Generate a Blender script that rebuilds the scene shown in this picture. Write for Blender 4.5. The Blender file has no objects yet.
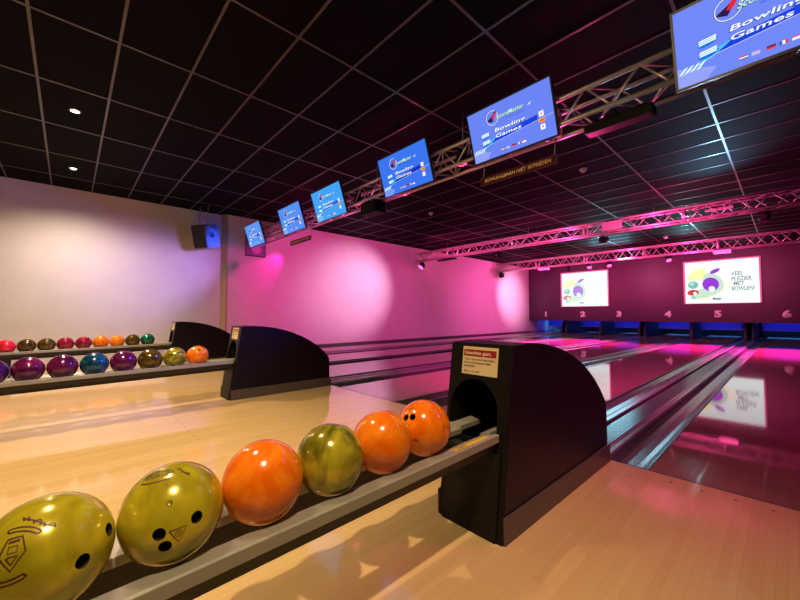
import bpy, bmesh, math, random
from mathutils import Vector, Matrix
random.seed(7)
SC = bpy.context.scene
COL = SC.collection
PI = math.pi
CAM_H = 0.956

# ------------------------------------------------------------------ materials
def _nt(name):
    m = bpy.data.materials.new(name); m.use_nodes = True
    nt = m.node_tree
    return m, nt, nt.nodes['Principled BSDF']

def mat(name, col, rough=.5, metal=0., spec=.5, coat=0., ior=1.5, coat_rough=.05, bump=0., bump_scale=200.):
    m, nt, b = _nt(name)
    b.inputs['Base Color'].default_value = (*col, 1)
    b.inputs['Roughness'].default_value = rough
    b.inputs['Metallic'].default_value = metal
    b.inputs['Specular IOR Level'].default_value = spec
    b.inputs['IOR'].default_value = ior
    b.inputs['Coat Weight'].default_value = coat
    b.inputs['Coat Roughness'].default_value = coat_rough
    # slight natural variation of the tone
    tc = nt.nodes.new('ShaderNodeTexCoord')
    n = nt.nodes.new('ShaderNodeTexNoise'); n.inputs['Scale'].default_value = 3.0; n.inputs['Detail'].default_value = 3
    nt.links.new(tc.outputs['Object'], n.inputs['Vector'])
    mx = nt.nodes.new('ShaderNodeMix'); mx.data_type = 'RGBA'
    mx.inputs['A'].default_value = (*[c * .92 for c in col], 1)
    mx.inputs['B'].default_value = (*[min(1, c * 1.08) for c in col], 1)
    nt.links.new(n.outputs['Fac'], mx.inputs['Factor'])
    nt.links.new(mx.outputs['Result'], b.inputs['Base Color'])
    if bump:
        n2 = nt.nodes.new('ShaderNodeTexNoise'); n2.inputs['Scale'].default_value = bump_scale
        nt.links.new(tc.outputs['Object'], n2.inputs['Vector'])
        bp = nt.nodes.new('ShaderNodeBump'); bp.inputs['Strength'].default_value = bump
        bp.inputs['Distance'].default_value = .002
        nt.links.new(n2.outputs['Fac'], bp.inputs['Height'])
        nt.links.new(bp.outputs['Normal'], b.inputs['Normal'])
    return m

def emis(name, col, strength):
    m = bpy.data.materials.new(name); m.use_nodes = True
    nt = m.node_tree; nt.nodes.clear()
    e = nt.nodes.new('ShaderNodeEmission'); o = nt.nodes.new('ShaderNodeOutputMaterial')
    e.inputs['Color'].default_value = (*col, 1); e.inputs['Strength'].default_value = strength
    nt.links.new(e.outputs[0], o.inputs[0])
    return m

def wood(name, dark, light, board=.027, rough=.18, coat=.0, spec=.5, ior=1.5, seam=.75):
    """boards running along Y"""
    m, nt, b = _nt(name)
    N = nt.nodes.new; L = nt.links.new
    tc = N('ShaderNodeTexCoord'); sx = N('ShaderNodeSeparateXYZ'); L(tc.outputs['Object'], sx.inputs[0])
    def math_(op, a, bv=None):
        n = N('ShaderNodeMath'); n.operation = op
        if isinstance(a, (int, float)): n.inputs[0].default_value = a
        else: L(a, n.inputs[0])
        if bv is not None:
            if isinstance(bv, (int, float)): n.inputs[1].default_value = bv
            else: L(bv, n.inputs[1])
        return n.outputs[0]
    xb = math_('DIVIDE', sx.outputs['X'], board)
    bi = math_('FLOOR', xb)
    # stagger the board ends
    yb = math_('FLOOR', math_('ADD', math_('DIVIDE', sx.outputs['Y'], 1.1), math_('MULTIPLY', bi, .37)))
    cv = N('ShaderNodeCombineXYZ'); L(bi, cv.inputs[0]); L(yb, cv.inputs[1])
    wn = N('ShaderNodeTexWhiteNoise'); L(cv.outputs[0], wn.inputs['Vector'])
    mp = N('ShaderNodeMapping'); mp.inputs['Scale'].default_value = (60, 3.0, 60); L(tc.outputs['Object'], mp.inputs['Vector'])
    ns = N('ShaderNodeTexNoise'); ns.inputs['Scale'].default_value = 1.0; ns.inputs['Detail'].default_value = 5
    L(mp.outputs[0], ns.inputs['Vector'])
    f = math_('ADD', math_('MULTIPLY', wn.outputs['Value'], .55), math_('MULTIPLY', ns.outputs['Fac'], .45))
    mx = N('ShaderNodeMix'); mx.data_type = 'RGBA'
    mx.inputs['A'].default_value = (*dark, 1); mx.inputs['B'].default_value = (*light, 1); L(f, mx.inputs['Factor'])
    fr = math_('FRACT', xb)
    edge = math_('LESS_THAN', fr, .05)
    dk = N('ShaderNodeMix'); dk.data_type = 'RGBA'; dk.blend_type = 'MULTIPLY'
    L(math_('MULTIPLY', edge, 1.0), dk.inputs['Factor']); L(mx.outputs['Result'], dk.inputs['A'])
    dk.inputs['B'].default_value = (seam, seam, seam, 1)
    L(dk.outputs['Result'], b.inputs['Base Color'])
    n3 = N('ShaderNodeTexNoise'); n3.inputs['Scale'].default_value = 2.5; n3.inputs['Detail'].default_value = 4; L(tc.outputs['Object'], n3.inputs['Vector'])
    r = math_('ADD', rough * .75, math_('MULTIPLY', n3.outputs['Fac'], rough * .5))
    L(r, b.inputs['Roughness'])
    b.inputs['Specular IOR Level'].default_value = spec
    b.inputs['IOR'].default_value = ior
    b.inputs['Coat Weight'].default_value = coat; b.inputs['Coat Roughness'].default_value = .06
    return m

def ball_mat(name, a, c, rough=.13, metal=0., scale=6., seed=0.):
    m, nt, b = _nt(name)
    N = nt.nodes.new; L = nt.links.new
    tc = N('ShaderNodeTexCoord')
    mp = N('ShaderNodeMapping'); mp.inputs['Location'].default_value = (seed, seed * .7, seed * 1.3); oi = N('ShaderNodeObjectInfo'); ad = N('ShaderNodeVectorMath'); ad.operation = 'MULTIPLY_ADD'
    L(oi.outputs['Random'], ad.inputs[0]); ad.inputs[1].default_value = (5, 3, 7); L(tc.outputs['Object'], ad.inputs[2]); L(ad.outputs[0], mp.inputs['Vector'])
    n = N('ShaderNodeTexNoise'); n.inputs['Scale'].default_value = scale; n.inputs['Detail'].default_value = 3; n.inputs['Distortion'].default_value = 2.8
    L(mp.outputs[0], n.inputs['Vector'])
    cr = N('ShaderNodeValToRGB'); cr.color_ramp.elements[0].position = .36; cr.color_ramp.elements[1].position = .66
    cr.color_ramp.elements[0].color = (*a, 1); cr.color_ramp.elements[1].color = (*c, 1)
    L(n.outputs['Fac'], cr.inputs[0]); L(cr.outputs[0], b.inputs['Base Color'])
    b.inputs['Roughness'].default_value = rough; b.inputs['Metallic'].default_value = metal
    b.inputs['Coat Weight'].default_value = .45; b.inputs['Coat Roughness'].default_value = .12
    return m

M = {}
M['wall'] = mat('white_wall_paint', (.74, .70, .69), .55, bump=.08, bump_scale=120)
M['trimtan'] = mat('tan_corner_trim', (.45, .38, .20), .5)
M['plum'] = mat('plum_masking_paint', (.052, .011, .042), .45)
M['dark'] = mat('dark_wall_paint', (.03, .028, .03), .6)
M['tile'] = mat('black_ceiling_tile', (.0045, .003, .0045), .7, spec=.04, bump=.2, bump_scale=300)
M['tbar'] = mat('grey_ceiling_bar', (.088, .082, .085), .35, metal=.2)
M['approach'] = wood('approach_maple', (.60, .40, .17), (.69, .49, .235), .03, .075, seam=.86, ior=1.6)
M['lane'] = wood('lane_maple', (.27, .155, .105), (.315, .19, .13), .027, .045, ior=2.1, seam=.88)
M['seam'] = mat('black_seam', (.008, .008, .008), .5)
M['gutter'] = mat('dark_grey_gutter_plastic', (.075, .068, .08), .24, spec=.7, ior=1.9, metal=.15)
M['cap'] = mat('grey_division_cap', (.12, .13, .14), .22, spec=.7, ior=1.8, metal=.3)
M['caplight'] = mat('light_grey_cap_strip', (.22, .20, .23), .24, ior=1.8)
M['hood'] = mat('black_plum_hood_laminate', (.009, .0038, .010), .4, spec=.22, bump=.1, bump_scale=400)
M['hoodfront'] = mat('black_hood_front', (.007, .006, .005), .45, spec=.25)
M['skirt'] = mat('brown_grey_skirting', (.085, .065, .06), .4)
M['rail'] = mat('grey_rack_rail', (.29, .275, .225), .38)
M['railbase'] = mat('black_rack_channel', (.02, .018, .016), .5)
M['black'] = mat('black_plastic', (.007, .007, .007), .55, spec=.15)
M['bezel'] = mat('black_bezel', (.02, .02, .024), .3)
M['alu'] = mat('aluminium_truss', (.62, .60, .60), .33, metal=.75)
M['steel'] = mat('steel', (.4, .4, .4), .35, metal=.9)
M['paper'] = mat('cream_paper', (.72, .58, .34), .6)
M['redband'] = mat('dark_red_band', (.30, .012, .03), .5)
M['ink'] = mat('black_ink', (.03, .018, .012), .6)
M['cream'] = mat('cream_lettering', (.85, .76, .55), .5)
M['yellow'] = mat('yellow_label', (.85, .50, .03), .5)
M['signboard'] = mat('dark_sign_board', (.03, .012, .012), .4)
M['signgold'] = mat('gold_sign_lettering', (.95, .66, .28), .5)
M['numpink'] = mat('pale_pink_number_paint', (.95, .80, .90), .5)
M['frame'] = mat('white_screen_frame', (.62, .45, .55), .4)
M['mark'] = mat('engraved_dark_red_ink', (.075, .012, .006), .5)
M['holes'] = mat('finger_hole_dark', (.012, .008, .004), .6)
M['whitepl'] = mat('white_plastic', (.7, .7, .7), .4)
M['poster'] = mat('violet_poster', (.30, .14, .30), .5)
M['posterpink'] = mat('pink_poster_figure', (.75, .25, .45), .5)
M['speaker'] = mat('black_speaker_cabinet', (.06, .06, .07), .45, bump=.3, bump_scale=300)
M['grille'] = mat('black_speaker_grille', (.01, .01, .01), .6)
M['lamp'] = emis('warm_lamp_lens', (1, .80, .45), 40.)
M['parlens'] = emis('pink_par_lens', (1, .05, .22), 6.)
M['sweep'] = mat('blue_sweep_panel', (.10, .16, .45), .4)
M['pitdark'] = mat('black_pit_curtain', (.006, .006, .01), .7)
M['deck'] = mat('pale_pin_deck', (.5, .5, .5), .3)

# ------------------------------------------------------------------ mesh helpers
def box(bm, x0, x1, y0, y1, z0, z1, mi=0):
    vs = [bm.verts.new((x, y, z)) for x in (x0, x1) for y in (y0, y1) for z in (z0, z1)]
    for q in ((0,1,3,2),(4,6,7,5),(0,4,5,1),(2,3,7,6),(0,2,6,4),(1,5,7,3)):
        f = bm.faces.new([vs[i] for i in q]); f.material_index = mi
    return vs

def prism(bm, pts, axis, a, b, caps=True, mi=0):
    """closed 2-D profile extruded along an axis: 'x' -> pts (y,z); 'y' -> pts (x,z); 'z' -> pts (x,y)"""
    def P(p, t):
        return {'x': (t, p[0], p[1]), 'y': (p[0], t, p[1]), 'z': (p[0], p[1], t)}[axis]
    A = [bm.verts.new(P(p, a)) for p in pts]; B = [bm.verts.new(P(p, b)) for p in pts]
    n = len(pts)
    for i in range(n):
        f = bm.faces.new((A[i], A[(i+1) % n], B[(i+1) % n], B[i])); f.material_index = mi
    if caps:
        for V in (A, list(reversed(B))):
            f = bm.faces.new(V); f.material_index = mi
    return A, B

def tube(bm, p, q, r, n=8, mi=0):
    p = Vector(p); q = Vector(q); d = (q - p).normalized()
    a = d.orthogonal().normalized(); b = d.cross(a)
    A = []; B = []
    for i in range(n):
        t = 2 * PI * i / n; o = a * math.cos(t) * r + b * math.sin(t) * r
        A.append(bm.verts.new(p + o)); B.append(bm.verts.new(q + o))
    for i in range(n):
        f = bm.faces.new((A[i], A[(i+1) % n], B[(i+1) % n], B[i])); f.smooth = True; f.material_index = mi
    bm.faces.new(list(reversed(A))).material_index = mi; bm.faces.new(B).material_index = mi

def lathe(bm, prof, n=24, c=(0, 0, 0), mi=0):
    """profile of (r, z) about the z axis"""
    rings = []
    for r, z in prof:
        if r < 1e-6: rings.append([bm.verts.new((c[0], c[1], c[2] + z))])
        else: rings.append([bm.verts.new((c[0] + r * math.cos(2*PI*i/n), c[1] + r * math.sin(2*PI*i/n), c[2] + z)) for i in range(n)])
    for A, B in zip(rings, rings[1:]):
        for i in range(n):
            j = (i + 1) % n
            if len(A) == 1 and len(B) == 1: continue
            if len(A) == 1: f = bm.faces.new((A[0], B[j], B[i]))
            elif len(B) == 1: f = bm.faces.new((A[i], A[j], B[0]))
            else: f = bm.faces.new((A[i], A[j], B[j], B[i]))
            f.smooth = True; f.material_index = mi

def ribbon(bm, pts, w, y=0., mi=0):
    """flat polyline ribbon in the XZ plane (facing -Y)"""
    L = []; R = []
    n = len(pts)
    for i, p in enumerate(pts):
        a = pts[max(0, i-1)]; b = pts[min(n-1, i+1)]
        dx, dz = b[0]-a[0], b[1]-a[1]; l = math.hypot(dx, dz) or 1
        ox, oz = -dz/l*w/2, dx/l*w/2
        L.append(bm.verts.new((p[0]+ox, y, p[1]+oz))); R.append(bm.verts.new((p[0]-ox, y, p[1]-oz)))
    for i in range(n-1):
        f = bm.faces.new((L[i], R[i], R[i+1], L[i+1])); f.material_index = mi

def flat(bm, pts, y=0., mi=0):
    f = bm.faces.new([bm.verts.new((p[0], y, p[1])) for p in pts]); f.material_index = mi

def ell(cx, cz, rx, rz, n=24, rot=0., a0=0., a1=2*PI):
    full = abs(a1 - a0 - 2*PI) < 1e-6
    k = n if full else n + 1
    out = []
    for i in range(k):
        t = a0 + (a1 - a0) * i / n
        x, z = rx*math.cos(t), rz*math.sin(t)
        out.append((cx + x*math.cos(rot) - z*math.sin(rot), cz + x*math.sin(rot) + z*math.cos(rot)))
    return out

def obj(name, bm, m, parent=None, loc=None, bevel=0., fix=True):
    me = bpy.data.meshes.new(name)
    if fix: bmesh.ops.recalc_face_normals(bm, faces=bm.faces)
    bm.to_mesh(me); bm.free()
    for k in (m if isinstance(m, (list, tuple)) else [m]): me.materials.append(k)
    return link(name, me, parent, loc, bevel)

def link(name, me, parent=None, loc=None, bevel=0.):
    o = bpy.data.objects.new(name, me); COL.objects.link(o)
    if parent is not None: o.parent = parent
    if loc is not None: o.location = loc
    if bevel:
        b = o.modifiers.new('bevel', 'BEVEL'); b.width = bevel; b.segments = 2; b.limit_method = 'ANGLE'
    return o

def B(): return bmesh.new()

def tag(o, label=None, cat=None, group=None, kind=None):
    if label: o['label'] = label
    if cat: o['category'] = cat
    if group: o['group'] = group
    if kind: o['kind'] = kind
    return o

def thing(name, label, cat, loc=(0, 0, 0), rot=(0, 0, 0), group=None):
    o = bpy.data.objects.new(name, None); o.empty_display_size = .1
    COL.objects.link(o); o.location = loc; o.rotation_euler = rot
    return tag(o, label, cat, group)

def struct(name, bm, m, parent=None, bevel=0.):
    return tag(obj(name, bm, m, parent, bevel=bevel), kind='structure')

def text_bm(s, size, bold=0., wide=1., shear=0., align='CENTER', spacing=1., line=1.):
    """text as a flat bmesh in the XZ plane facing -Y"""
    c = bpy.data.curves.new('txt', 'FONT'); c.body = s; c.size = size; c.align_x = align
    c.align_y = 'CENTER'; c.offset = bold * size; c.shear = shear; c.space_character = spacing; c.space_line = line
    c.resolution_u = 4
    o = bpy.data.objects.new('txt', c); COL.objects.link(o)
    bpy.context.view_layer.update()
    dg = bpy.context.evaluated_depsgraph_get()
    me = bpy.data.meshes.new_from_object(o.evaluated_get(dg))
    bpy.data.objects.remove(o); bpy.data.curves.remove(c)
    bm = B(); bm.from_mesh(me); bpy.data.meshes.remove(me)
    for v in bm.verts:
        v.co = Vector((v.co.x * wide, 0, v.co.y))
    for f in bm.faces:
        if f.normal.y > 0: pass
    return bm

def thicken(bm, t):
    """give a flat XZ-plane mesh a thickness t towards -Y"""
    r = bmesh.ops.extrude_face_region(bm, geom=list(bm.faces))
    for g in r['geom']:
        if isinstance(g, bmesh.types.BMVert): g.co.y -= t
    return bm

def shift(bm, dx=0, dy=0, dz=0):
    for v in bm.verts: v.co += Vector((dx, dy, dz))
    return bm

# ------------------------------------------------------------------ measures
CEIL = 3.50
FOUL = 2.65
MASK = 18.5
DECK_END = 22.0
PAIRS = (-1.015, -4.415, -7.815)               # centres of the three ball returns
LANES = {6: -.078, 5: -1.93, 4: -3.50, 3: -5.33, 2: -6.90, 1: -8.73}
LW = .533                                   # half lane width
XL, XLB, XR, YB = -9.62, -9.77, 2.1, -4.5   # pink wall, beige wall, far right wall, rear wall

# ------------------------------------------------------------------ room shell
bm = B(); box(bm, XLB, XR, YB, FOUL - .012, -.12, 0)
floor = struct('floor', bm, M['approach'])
bm = B()
for L in LANES.values():                    # approach dots, drilled in rows before the foul line
    for k in range(-3, 4):
        for yy in (FOUL - .10, FOUL - 1.9):
            lathe(bm, [(0, .0006), (.007, .0006), (.007, .0001)], 10, (L + k * .135, yy + abs(k) * .0, 0))
tag(obj('approach_dots', bm, M['seam'], floor), kind='structure')
bm = B(); box(bm, XLB, XR, FOUL - .012, FOUL, -.12, .0006)
struct('trim_1', bm, M['seam'])
bm = B(); box(bm, XL, XR, FOUL, 22.6, -.30, -.16)
struct('lane_foundation', bm, M['seam'])

bm = B()
prism(bm, [(XLB, YB), (XLB, 2.86), (XL, 2.90), (XL, 22.6), (XL - .4, 22.6), (XL - .4, YB)], 'z', -.3, CEIL + .1)
struct('wall_left', bm, M['wall'])
bm = B(); prism(bm, [(XLB + .002, 2.80), (XL + .008, 2.888), (XL + .008, 2.93), (XL, 2.93), (XLB + .002, 2.83)], 'z', 0, CEIL)
struct('trim_2', bm, M['trimtan'])
bm = B(); box(bm, XL, XR, MASK, MASK + .05, .645, CEIL)
wf = struct('wall_front', bm, M['plum'])
bm = B()
for x in (-1.55, 1.0, -4.95, -8.35):
    box(bm, x - .004, x + .004, MASK - .002, MASK + .001, .65, 1.75 if x != -1.55 else 1.36)
tag(obj('panel_seam', bm, M['seam'], wf), kind='structure')
bm = B(); box(bm, XL, XR, 22.6, 22.7, -.3, CEIL)
struct('wall_pit', bm, M['pitdark'])
bm = B(); box(bm, XR, XR + .1, YB, 22.6, -.3, CEIL); struct('wall_right', bm, M['dark'])
bm = B(); box(bm, XLB, XR, YB - .1, YB, -.3, CEIL); struct('wall_rear', bm, M['dark'])

bm = B(); box(bm, XLB - .2, XR + .1, YB - .1, 22.7, CEIL, CEIL + .1)
ceiling = struct('ceiling', bm, M['tile'])
bm = B()
y = -.32 - .6 * 7
while y < MASK:
    if y > YB: box(bm, XLB, XR, y - .011, y + .011, CEIL - .007, CEIL)
    y += .6
x = -.57 + 1.2 * 2
while x > XLB:
    box(bm, x - .012, x + .012, YB, MASK, CEIL - .008, CEIL)
    x -= 1.2
tag(obj('ceiling_grid', bm, M['tbar'], ceiling), kind='structure')
bm = B(); box(bm, XL, XL + .012, 2.93, MASK, 0, .06); struct('baseboard_left', bm, M['skirt'])

# ------------------------------------------------------------------ lanes, gutters, division caps
def gutter_profile(x0, x1):
    """flat-bottomed channel between x0 and x1 (top at z=0), as a closed profile"""
    w = x1 - x0
    return [(x0, -.001), (x0 + .006, -.001), (x0 + .020, -.016), (x0 + .05, -.034), (x0 + .085, -.042), (x1 - .085, -.042),
            (x1 - .05, -.034), (x1 - .020, -.016), (x1 - .006, -.001), (x1, -.001), (x1, -.10), (x0, -.10)]

lane_note = {6: 'glossy maple lane furthest to the viewer side, reflecting the bowling picture screen',
             5: 'glossy maple lane under the number 5 left of the ribbed return cover',
             4: 'glossy maple lane under the number 4 ending behind the near black ball return',
             3: 'glossy maple lane under the number 3 between middle ball return and wall',
             2: 'glossy maple lane under the number 2 beside the far ball return',
             1: 'glossy maple lane under the number 1 running along the pink wall'}
for k, L in LANES.items():
    t = thing('bowling_lane', lane_note[k], 'bowling lane', (L, FOUL, 0), group='bowling lanes')
    bm = B(); box(bm, -LW, LW, 0, DECK_END - FOUL, -.16, 0); obj('lane_surface', bm, M['lane'], t)
    for s in (-1, 1):
        bm = B()
        a, b = (LW + .008, LW + .236) if s > 0 else (-LW - .236, -LW - .008)
        prism(bm, gutter_profile(a, b), 'y', 0, DECK_END - FOUL - .6)
        obj('gutter', bm, M['gutter'], t, bevel=.004)
        bm = B(); box(bm, min(s*LW, s*(LW+.008)), max(s*LW, s*(LW+.008)), 0, DECK_END - FOUL - .6, -.10, -.001)
        obj('lane_edge', bm, M['seam'], t)

cover_note = {-1.015: 'ribbed grey ball track cover running behind the near ball return',
              -4.415: 'dark ball track cover running behind the middle ball return',
              -7.815: 'dark ball track cover running behind the far ball return'}
for c in PAIRS:
    t = thing('ball_track_cover', cover_note[c], 'lane division', (c, FOUL, 0), group='ball track covers between lane pairs')
    l = 18.9 - FOUL
    x0, x1 = (-.1445, .1665) if c > -2 else (-.1445, .1445)
    bm = B(); box(bm, x0, x1, 0, l, -.10, -.045); obj('base_tray', bm, M['seam'], t)
    bm = B(); prism(bm, [(x0, -.046), (x0, .012), (x0 + .008, .020), (-.098, .020), (-.090, .014), (-.090, -.046)], 'y', 0, l)
    obj('ridge', bm, M['caplight'], t)
    pr = [(-.062, -.046), (-.062, .004)]
    n = 9
    for k in range(n):
        xa = -.060 + .158 * k / n
        pr += [(xa, .004), (xa + .003, .0095), (xa + .0115, .0095), (xa + .0145, .004)]
    pr += [(.099, .004), (.099, -.046)]
    bm = B(); prism(bm, pr, 'y', 0, l); obj('ribbed_plate', bm, M['cap'], t)
    bm = B(); prism(bm, [(.100, -.046), (.100, .010), (.106, .015), (.122, .012), (.126, .016), (.132, .012), (x1 - .006, .010), (x1, .004), (x1, -.046)], 'y', 0, l)
    obj('step_strip', bm, M['caplight'], t)
for a, b, lab in ((LANES[5] - LW - .236, LANES[4] + LW + .236, 'narrow grey divider strip between the lanes numbered 4 and 5'),
                  (LANES[3] - LW - .236, LANES[2] + LW + .236, 'narrow grey divider strip between the lanes numbered 2 and 3')):
    x0, x1 = min(a, b), max(a, b)
    bm = B(); prism(bm, [(x0, -.1), (x0, .004), (x0 + .006, .012), (x1 - .006, .012), (x1, .004), (x1, -.1)], 'y', FOUL, DECK_END - .6)
    tag(obj('lane_divider', bm, M['cap']), lab, 'lane division', 'narrow lane dividers')
bm = B(); box(bm, XL, LANES[1] - LW - .236, FOUL, DECK_END - .6, -.1, .03); struct('trim_3', bm, M['cap'])
bm = B(); box(bm, LANES[6] + LW + .236, XR, FOUL, DECK_END - .6, -.16, .01); struct('trim_4', bm, M['cap'])

# pit: kickback dividers, sweep panels, curtains, pin decks
def kick(x0, x1):
    bm = B(); prism(bm, [(MASK + .12, .02), (MASK + .12, .30), (MASK + .4, .70), (MASK + .6, .9), (22.5, .9), (22.5, .02)], 'x', x0, x1)
    return bm
M['kick'] = mat('dark_blue_kickback', (.02, .025, .06), .4)
i = 5
for c in PAIRS:
    for s in (-1, 1):
        struct('trim_%d' % i, kick(c + s * .10 - .03, c + s * .10 + .03), M['kick']); i += 1
for c in ((LANES[5] + LANES[4]) / 2, (LANES[3] + LANES[2]) / 2):
    struct('trim_%d' % i, kick(c - .05, c + .05), M['kick']); i += 1
for k, L in LANES.items():
    t = thing('pinsetter', 'blue lit pinsetter opening behind the lane numbered %d' % k, 'pinsetter', (L, 20.2, 0), group='pinsetters under the masking wall')
    bm = B(); box(bm, -.66, .66, .10, .14, .30, .86); obj('sweep_panel', bm, M['sweep'], t, bevel=.01)
    bm = B()
    for s in (-1, 1): box(bm, s * .62 - .02, s * .62 + .02, .05, 1.6, .40, .46)
    tube(bm, (-.63, 1.5, .43), (.63, 1.5, .43), .02)
    obj('sweep_arm', bm, M['black'], t)
    bm = B(); box(bm, -.68, .68, 1.95, 2.0, -.05, .9); obj('pit_curtain', bm, M['pitdark'], t)
    bm = B(); box(bm, -.53, .53, .3, 1.78, .0005, .003); obj('pin_deck', bm, M['deck'], t)

# ------------------------------------------------------------------ ball returns
def zrail(y): return .490 + .016 * y - .50         # height offset of the slightly rising rack

SIDE = [(1.335, .0), (1.4495, .818), (1.60, .822), (1.70, .815), (1.80, .801), (1.90, .781), (2.0, .754), (2.1, .720),
        (2.2, .678), (2.3, .626), (2.4, .562), (2.5, .482), (2.58, .400), (2.60, .37), (2.61, .0)]
HW = .174

def front_panel():
    """slanted front with an arched ball opening; x across, s up the slope"""
    def P(x, z): return (x, 1.335 + .14 * z, z)
    bm = B()
    hw, zt, zs, zb, ow, ox = HW - .012, .818, .505, .385, .137, -.020
    inner = [(-ow, zb), (-ow, (zb + zs) / 2), (-ow, zs)]
    outer = [(-hw, zb), (-hw, (zb + zs) / 2), (-hw, zs)]
    n = 24
    for i in range(1, n):
        t = PI - PI * i / n
        inner.append((ow * math.cos(t), zs + .150 * math.sin(t)))
        dx, dz = math.cos(t), math.sin(t)
        k = min(hw / abs(dx) if abs(dx) > 1e-6 else 9, (zt - zs) / dz)
        outer.append((dx * k, zs + dz * k))
    for sx in (-1, 1):
        # snap the nearest outer point to each top corner
        j = min(range(len(outer)), key=lambda q: math.hypot(outer[q][0] - sx * hw, outer[q][1] - zt))
        outer[j] = (sx * hw, zt)
    inner += [(ow, zs), (ow, (zb + zs) / 2), (ow, zb)]
    outer += [(hw, zs), (hw, (zb + zs) / 2), (hw, zb)]
    inner = [(x + ox, z) for x, z in inner]
    I = [bm.verts.new(P(*p)) for p in inner]; O = [bm.verts.new(P(*p)) for p in outer]
    for q in range(len(I) - 1): bm.faces.new((O[q], O[q+1], I[q+1], I[q]))
    b0 = bm.verts.new(P(-hw, 0)); b1 = bm.verts.new(P(hw, 0))
    bm.faces.new((O[0], I[0], I[-1], O[-1], b1, b0))
    r = bmesh.ops.extrude_face_region(bm, geom=list(bm.faces))
    for g in r['geom']:
        if isinstance(g, bmesh.types.BMVert): g.co += Vector((0, .02, -.003))
    return bm

def arch_rim():
    """thin lining round the opening running into the hood"""
    bm = B(); pts = [(-.14, .385), (-.14, .505)]
    for i in range(1, 25):
        t = PI - PI * i / 24; pts.append((.14 * math.cos(t), .505 + .15 * math.sin(t)))
    pts += [(.14, .385)]
    pts = [(x * .98 - .020, z) for x, z in pts]
    A = [bm.verts.new((x, 1.3345 + .14 * z, z)) for x, z in pts]
    C_ = [bm.verts.new(((x + .02) * .97 - .02, 1.3345 + .14 * z, z if z < .5 else .505 + (z - .505) * .97)) for x, z in pts]
    D = [bm.verts.new(((x + .02) * .97 - .02, 1.80, z if z < .5 else .505 + (z - .505) * .97)) for x, z in pts]
    for i in range(len(pts) - 1):
        bm.faces.new((A[i], A[i+1], C_[i+1], C_[i])); bm.faces.new((C_[i], C_[i+1], D[i+1], D[i]))
    return bm

def on_front(bm, z0, off):
    """move a flat XZ mesh onto the slanted hood front, centred at height z0"""
    a = math.atan(.14)
    for v in bm.verts:
        s = v.co.z
        z = z0 + s * math.cos(a)
        v.co = Vector((v.co.x, 1.335 + .14 * z - off + v.co.y, z))
    return bm

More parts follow.
